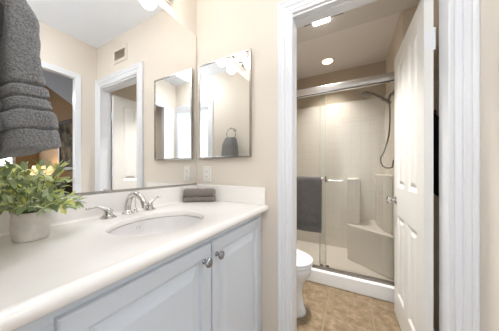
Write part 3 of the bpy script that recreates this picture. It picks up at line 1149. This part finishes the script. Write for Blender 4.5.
# ------------------------------------------------------------------ fan light and can light
t = thing('ceiling_fan_light', 'square exhaust fan with lit lens in the toilet room ceiling', 'fan light', (0.855, 1.70, TC))
bm = new()
fx0, fx1, fy0, fy1 = 0.690, 1.020, 1.50, 1.835
rings = []
for d, h in ((0, 0), (0, 0.008), (0.010, 0.014), (0.11, 0.016)):
    rings.append([(fx0 + d, fy0 + d, TC - h), (fx1 - d, fy0 + d, TC - h), (fx1 - d, fy1 - d, TC - h), (fx0 + d, fy1 - d, TC - h)])
loft(bm, rings, True)
obj('grille', bm, 'fan_plastic', t)
bm = new()
box(bm, 0.775, 0.915, 1.53, 1.832, TC - 0.040, TC - 0.012)
obj('lens', bm, 'fan_lens', t, bevel=0.006)
t = thing('recessed_light', 'round recessed lamp glowing in the shower ceiling', 'ceiling light', (0.806, 2.655, SC))
bm = new()
lathe(bm, [(0.086, 0.0), (0.086, -0.004), (0.078, -0.008), (0.066, -0.006), (0.062, -0.001)], 40, (0.806, 2.655, SC), cap0=True, cap1=False)
obj('trim_ring', bm, 'fiberglass', t, smooth='auto')
bm = new()
lathe(bm, [(0.064, -0.003), (0.058, -0.010), (0.035, -0.018), (0.008, -0.021)], 32, (0.806, 2.655, SC))
obj('lens', bm, 'can_lens', t, smooth='auto')
area_light('fan_lamp', (0.845, 1.68, TC - 0.045), (0, 0, 0), 0.14, FAN_POWER, (1.0, 0.97, 0.94), 0.26, spread=85)
area_light('can_lamp', (0.806, 2.655, SC - 0.03), (0, 0, 0), 0.11, CAN_POWER, (1.0, 0.95, 0.90), spread=95)

# ------------------------------------------------------------------ shower stall
SCZ = 0.132
t = thing('shower_stall', 'almond moulded shower stall with corner seat behind sliding glass', 'shower', (0.75, 2.5, 0))
bm = new()
# pan: curb, floor and rim
box(bm, SLX + 0.001, SRX - 0.001, SY, SY + 0.10, 0.0, SCZ)
obj('curb', bm, 'pan', t, bevel=0.012, bseg=3, label='white shower curb')
bm = new()
box(bm, SLX + 0.001, SRX - 0.001, SY + 0.10, SBY, 0.0, 0.07)
obj('pan', bm, 'fiberglass', t)
bm = new()
box(bm, SLX + 0.001, SRX - 0.001, SBY - 0.012, SBY + 0.0115, 0.07, 2.066)
obj('back_panel', bm, 'surround', t, bevel=0.004)
bm = new()
box(bm, SLX + 0.001, SLX + 0.014, SY + 0.1, SBY - 0.012, 0.07, 2.066)
obj('left_panel', bm, 'surround', t, bevel=0.003)
bm = new()
box(bm, SRX - 0.014, SRX - 0.001, SY + 0.1, SBY - 0.012, 0.07, 2.066)
obj('right_panel', bm, 'fiberglass', t, bevel=0.003)


def prism(bm, poly, z0, z1):
    loft(bm, [[(x, y, z0) for x, y in poly], [(x, y, z1) for x, y in poly]])


bm = new()
prism(bm, [(1.032, SBY - 0.012), (1.032, 2.62), (1.05, 2.60), (1.40, 2.335), (SRX - 0.014, 2.31), (SRX - 0.014, SBY - 0.012)], 0.07, 0.492)
obj('seat', bm, 'fiberglass', t, bevel=0.014, bseg=3)
bm = new()
prism(bm, [(1.032, SBY - 0.012), (1.032, 2.628), (1.125, 2.628), (1.165, 2.68), (1.165, SBY - 0.012)], 0.492, 1.037)
obj('pilaster', bm, 'fiberglass', t, bevel=0.014, bseg=3)
bm = new()
prism(bm, [(SRX - 0.014, SBY - 0.012), (1.335, SBY - 0.012), (1.335, 2.70), (1.375, 2.48), (SRX - 0.014, 2.40)], 0.492, 1.09)
obj('shelf_column', bm, 'fiberglass', t, bevel=0.014, bseg=3)

# sliding door set
t = thing('shower_door', 'chrome framed sliding glass shower door with towel bar', 'shower door', (0.75, 2.10, SCZ))
bm = new()
hy0, hy1, hz0, hz1 = 2.065, 2.122, 1.920, 1.992
pr = [(hy0, hz0), (hy0 - 0.004, hz0 + 0.006), (hy0 - 0.006, hz0 + 0.03), (hy0 - 0.003, hz1 - 0.008), (hy0 + 0.006, hz1), (hy1, hz1), (hy1, hz0)]
loft(bm, [[(x, y, z) for y, z in pr] for x in (SLX + 0.002, SRX - 0.002)])
obj('header_rail', bm, 'rail', t, bevel=0.002)
bm = new()
box(bm, SLX + 0.002, SRX - 0.002, hy0 - 0.001, hy0 + 0.012, hz0 - 0.006, hz0)
obj('header_gasket', bm, 'slot', t, label='dark gap line under the header rail')
bm = new()
box(bm, SLX + 0.002, SRX - 0.002, 2.072, 2.128, SCZ, SCZ + 0.016)
box(bm, SLX + 0.002, SRX - 0.002, 2.072, 2.078, SCZ + 0.016, SCZ + 0.026)
obj('bottom_track', bm, 'track', t, bevel=0.002)
bm = new()
box(bm, SRX - 0.020, SRX - 0.002, 2.075, 2.125, SCZ + 0.026, hz0)
obj('wall_jamb', bm, 'rail', t)
for (a, b, y) in ((0.10, 0.852, 2.090), (0.790, SRX - 0.02, 2.112)):
    bm = new()
    box(bm, a, b, y - 0.003, y + 0.003, SCZ + 0.03, hz0 - 0.002)
    p = obj('glass_panel', bm, 'glass', t)
    bm = new()
    e = b - 0.001 if a < 0.5 else a + 0.001
    box(bm, e - 0.0025, e + 0.0025, y - 0.004, y + 0.004, SCZ + 0.03, hz0 - 0.002)
    obj('edge_strip', bm, 'nickel', p)
bm = new()
BZ, BYB = 1.055, 2.045
tube(bm, [(0.18, BYB, BZ), (0.827, BYB, BZ)], 0.008, 14)
for x in (0.20, 0.824):
    lathe(bm, [(0.016, 0.0), (0.016, 0.010), (0.010, 0.014), (0.009, 0.045)], 18, (x, 2.0875 - 0.045, BZ), 'Y')
obj('towel_bar', bm, 'nickel', t, smooth='auto')
bm = new()
tube(bm, [(0.855, 2.155, 1.03), (1.005, 2.155, 1.03)], 0.0045, 10)
for x in (0.860, 1.0):
    lathe(bm, [(0.010, 0.0), (0.010, -0.010), (0.006, -0.013), (0.006, -0.040)], 14, (x, 2.1555, 1.03), 'Y')
obj('pull_handle', bm, 'nickel', t, smooth='auto')
bm = new()
box(bm, 0.843, 0.858, 2.075, 2.0865, 1.015, 1.075)
lathe(bm, [(0.008, 0.0), (0.008, -0.012), (0.005, -0.016)], 12, (0.851, 2.075, 1.045), 'Y')
obj('bracket', bm, 'darknickel', t)
for x in (0.812, 0.868):
    bm = new()
    ball(bm, (x, 2.083, SCZ + 0.045), 0.017, 14, 10, 1.1, 0.45, 0.7)
    obj('guide', bm, 'darknickel', t, smooth=True)

# ------------------------------------------------------------------ bath towel on the shower door bar
t = thing('bath_towel', 'charcoal bath towel draped over the shower door bar', 'towel', (0.66, BYB, BZ))
bm = new()
rings = []
tx0, tx1 = 0.45, 0.815
nx = 40
for i in range(nx + 1):
    x = tx0 + (tx1 - tx0) * i / nx
    path = []
    for k in range(40):
        s = k / 39
        if s < 0.46:
            q = s / 0.46
            y = BYB - 0.019 - 0.004 * math.sin(x * 30 + q * 3)
            z = 0.515 + (BZ - 0.515) * q
        elif s < 0.54:
            q = (s - 0.46) / 0.08
            y = BYB - 0.019 * math.cos(PI * q)
            z = BZ + 0.019 * math.sin(PI * q)
        else:
            q = (s - 0.54) / 0.46
            y = BYB + 0.019
            z = BZ - (BZ - 0.53) * q
        if s < 0.5:
            for gz in (0.80, 0.66, 0.62, 0.58, 0.54):
                y += 0.007 * math.exp(-((z - gz) / 0.007) ** 2)
        path.append((x, y, z))
    # thickness: offset copy
    inner = []
    for k in range(40):
        a = Vector(path[max(k - 1, 0)])
        b = Vector(path[min(k + 1, 39)])
        tn = (b - a).normalized()
        nn = Vector((0, tn.z, -tn.y))
        th = 0.008
        inner.append(tuple(Vector(path[k]) + nn * th))
    rings.append(path + inner[::-1])
loft(bm, rings)
obj('cloth', bm, 'bath_towel', t, smooth='auto', angle=60)

# ------------------------------------------------------------------ hand shower
t = thing('hand_shower', 'brushed hand shower with curved hose on the shower wall', 'hand shower', (SRX - 0.015, 2.34, 1.89))
bm = new()
W0 = SRX - 0.0145
lathe(bm, [(0.030, W0), (0.030, W0 - 0.006), (0.012, W0 - 0.012)], 20, (0, 2.335, 1.895), 'X')
tube(bm, smooth_path([(W0 - 0.005, 2.335, 1.895), (W0 - 0.03, 2.325, 1.875), (1.398, 2.305, 1.822)], 5), 0.010, 12)
obj('arm', bm, 'darknickel', t, smooth='auto')
bm = new()
J = Vector((1.392, 2.30, 1.812))
H = Vector((1.222, 2.34, 1.932))
ball(bm, J, 0.018, 14, 10)
tube(bm, [J + Vector((0.02, 0, -0.03)), J, J + (H - J) * 0.25], [0.012, 0.017, 0.014], 14)
obj('holder', bm, 'darknickel', t, smooth='auto')
bm = new()
pp = smooth_path([J + Vector((0.012, -0.01, -0.02)), J + (H - J) * 0.35 + Vector((0, -0.01, 0.008)), J + (H - J) * 0.72 + Vector((0, -0.01, 0.014)), H + Vector((0, 0, 0.006))], 5)
tube(bm, pp, interp([0.011, 0.0125, 0.013, 0.017], len(pp)), 14)
dn = Vector((-0.30, -0.12, -0.95)).normalized()
q = Vector((0, 0, 1)).rotation_difference(dn).to_matrix().to_4x4()
b2 = new()
lathe(b2, [(0.018, -0.016), (0.034, -0.010), (0.050, 0.004), (0.053, 0.012), (0.048, 0.018), (0.020, 0.020)], 32)
b2.transform(Matrix.Translation(H) @ q)
me = bpy.data.meshes.new('tmp')
b2.to_mesh(me)
b2.free()
bm.from_mesh(me)
bpy.data.meshes.remove(me)
obj('shower_head', bm, 'darknickel', t, smooth='auto')
bm = new()
hp = smooth_path([(1.404, 2.29, 1.79), (1.408, 2.30, 1.70), (1.402, 2.30, 1.50), (1.365, 2.30, 1.33), (1.335, 2.30, 1.26), (1.345, 2.30, 1.19), (1.385, 2.30, 1.16), (1.425, 2.31, 1.165), (W0 - 0.012, 2.32, 1.19), (W0 - 0.006, 2.325, 1.235)], 8)
tube(bm, hp, 0.0065, 10)
obj('hose', bm, 'darknickel', t, smooth=True)

# ------------------------------------------------------------------ toilet
TY = 1.562
t = thing('toilet', 'white toilet with closed lid beside the shower curb', 'toilet', (0.5, TY, 0))


def egg(x0, x1, hw, z, n=48, nose=0.55):
    """rounded outline, longer towards +x"""
    cx = x0 + (x1 - x0) * (1 - nose)
    out = []
    for i in range(n):
        a = 2 * PI * i / n
        ca, sa = math.cos(a), math.sin(a)
        rx = (x1 - cx) if ca > 0 else (cx - x0)
        ex = abs(ca) ** (1.0 if ca > 0 else 0.75) * (1 if ca > 0 else -1)
        out.append((cx + ex * rx, TY + sa * hw, z))
    return out


bm = new()
loft(bm, [egg(0.26, 0.765, 0.128, 0.0), egg(0.26, 0.765, 0.128, 0.02), egg(0.27, 0.748, 0.115, 0.06), egg(0.27, 0.735, 0.108, 0.14), egg(0.26, 0.738, 0.112, 0.20), egg(0.25, 0.755, 0.140, 0.26), egg(0.24, 0.792, 0.172, 0.31), egg(0.23, 0.806, 0.182, 0.35), egg(0.23, 0.808, 0.184, 0.385), egg(0.25, 0.80, 0.175, 0.392)])
obj('bowl', bm, 'toilet', t, smooth=True)
bm = new()
loft(bm, [egg(0.29, 0.812, 0.184, 0.393), egg(0.288, 0.816, 0.187, 0.398), egg(0.288, 0.816, 0.187, 0.408), egg(0.29, 0.812, 0.184, 0.412)])
obj('seat', bm, 'toilet', t, smooth='auto')
bm = new()
loft(bm, [egg(0.29, 0.812, 0.184, 0.416), egg(0.288, 0.817, 0.188, 0.422), egg(0.289, 0.814, 0.186, 0.432), egg(0.31, 0.79, 0.168, 0.441), egg(0.40, 0.68, 0.09, 0.446)])
obj('lid', bm, 'toilet', t, smooth='auto')
bm = new()
box(bm, 0.075, 0.275, TY - 0.215, TY + 0.215, 0.36, 0.73)
obj('tank', bm, 'toilet', t, bevel=0.025, bseg=4)
bm = new()
box(bm, 0.065, 0.285, TY - 0.225, TY + 0.225, 0.731, 0.765)
obj('tank_lid', bm, 'toilet', t, bevel=0.012, bseg=3)
bm = new()
box(bm, 0.276, 0.288, TY - 0.19, TY - 0.165, 0.655, 0.685)
tube(bm, [(0.290, TY - 0.178, 0.67), (0.293, TY - 0.10, 0.662)], 0.006, 10)
obj('flush_lever', bm, 'chrome', t, smooth='auto')

# ------------------------------------------------------------------ bedroom: unseen fill pendant, then things seen in the wide mirror
t = thing('fill_pendant', 'unseen white pendant added to light the bedroom and vanity', 'added pendant light', (2.75, 0.60, 3.65))  # out of view, added as the body of the bedroom fill
bm = new()
tube(bm, [(2.75, 0.60, 2.42), (2.75, 0.60, 3.66)], 0.004, 8)
obj('cord', bm, 'plastic', t)
bm = new()
lathe(bm, [(0.02, 2.43), (0.06, 2.42), (0.16, 2.34), (0.20, 2.24), (0.195, 2.24), (0.155, 2.33), (0.05, 2.41)], 32, (2.75, 0.60, 0))
obj('lamp_shade', bm, 'plastic', t, smooth='auto')
bm = new()
ball(bm, (2.75, 0.60, 2.33), 0.045, 16, 10)
obj('bulb', bm, 'bedlens', t, smooth=True)
t = thing('framed_picture', 'dark framed leafy picture on the ochre bedroom wall', 'picture', (3.65, BW, 1.58))
bm = new()
px0, px1, pz0, pz1 = 3.10, 4.02, 1.13, 2.08
rings = []
for d, h in ((0, 0.001), (0, 0.025), (0.02, 0.035), (0.06, 0.03), (0.07, 0.012), (0.07, 0.001)):
    rings.append([(px0 + d, BW - h, pz0 + d), (px1 - d, BW - h, pz0 + d), (px1 - d, BW - h, pz1 - d), (px0 + d, BW - h, pz1 - d)])
loft(bm, rings, True, False, False, loop=True)
obj('frame', bm, 'darkwood', t)
bm = new()
box(bm, px0 + 0.068, px1 - 0.068, BW - 0.010, BW - 0.002, pz0 + 0.068, pz1 - 0.068)
pr_ = obj('print', bm, 'art', t)
bm = new()
for k in range(7):
    z = 1.24 + k * 0.075
    box(bm, 3.19, 3.52, BW - 0.012, BW - 0.0102, z, z + 0.055)
obj('light_bands', bm, 'artgreen', pr_)
t = thing('dresser', 'dark wood bedroom dresser below the framed picture', 'dresser', (3.5, 1.38, 0))
bm = new()
box(bm, 2.42, 4.62, 1.17, 1.60, 0.06, 0.94)
obj('body', bm, 'darkwood', t, bevel=0.006)
bm = new()
box(bm, 2.40, 4.64, 1.15, 1.61, 0.94, 0.97)
obj('top', bm, 'darkwood', t, bevel=0.005)
for i in range(3):
    for j in range(3):
        bm = new()
        box(bm, 2.46 + i * 0.72, 3.14 + i * 0.72, 1.155, 1.17, 0.10 + j * 0.28, 0.36 + j * 0.28)
        dr = obj('drawer', bm, 'darkwood', t, bevel=0.004)
        bm = new()
        ball(bm, (2.80 + i * 0.72, 1.145, 0.23 + j * 0.28), 0.014, 12, 8)
        obj('drawer_knob', bm, 'nickel', dr, smooth=True)
t = thing('table_lamp', 'low table lamp with glowing amber shade on the dresser', 'lamp', (4.18, 1.42, 0.97))
bm = new()
lathe(bm, [(0.07, 0.0), (0.075, 0.01), (0.05, 0.03), (0.02, 0.045), (0.02, 0.10)], 24, (4.18, 1.42, 0.9705))
obj('base', bm, 'darkwood', t, smooth='auto')
bm = new()
lathe(bm, [(0.165, 0.075), (0.17, 0.075), (0.13, 0.25), (0.125, 0.25)], 32, (4.18, 1.42, 0.97), cap0=False, cap1=False)
obj('lamp_shade', bm, 'lamp_shade', t, smooth='auto')
bl = bpy.data.lights.new('table_lamp_bulb', 'POINT')
bl.energy = 5.0
bl.color = (1.0, 0.74, 0.40)
bl.shadow_soft_size = 0.03
bo = bpy.data.objects.new('table_lamp_bulb', bl)
bo.location = (4.18, 1.42, 1.19)
COL.objects.link(bo)
bm = new()
lathe(bm, [(0.03, 0.0), (0.05, 0.05), (0.06, 0.11), (0.04, 0.17), (0.025, 0.20), (0.03, 0.22)], 24, (2.63, 1.40, 0.9705))
tag(obj('vase', bm, 'red', smooth='auto'), 'small dark red vase at the end of the bedroom dresser', 'vase')
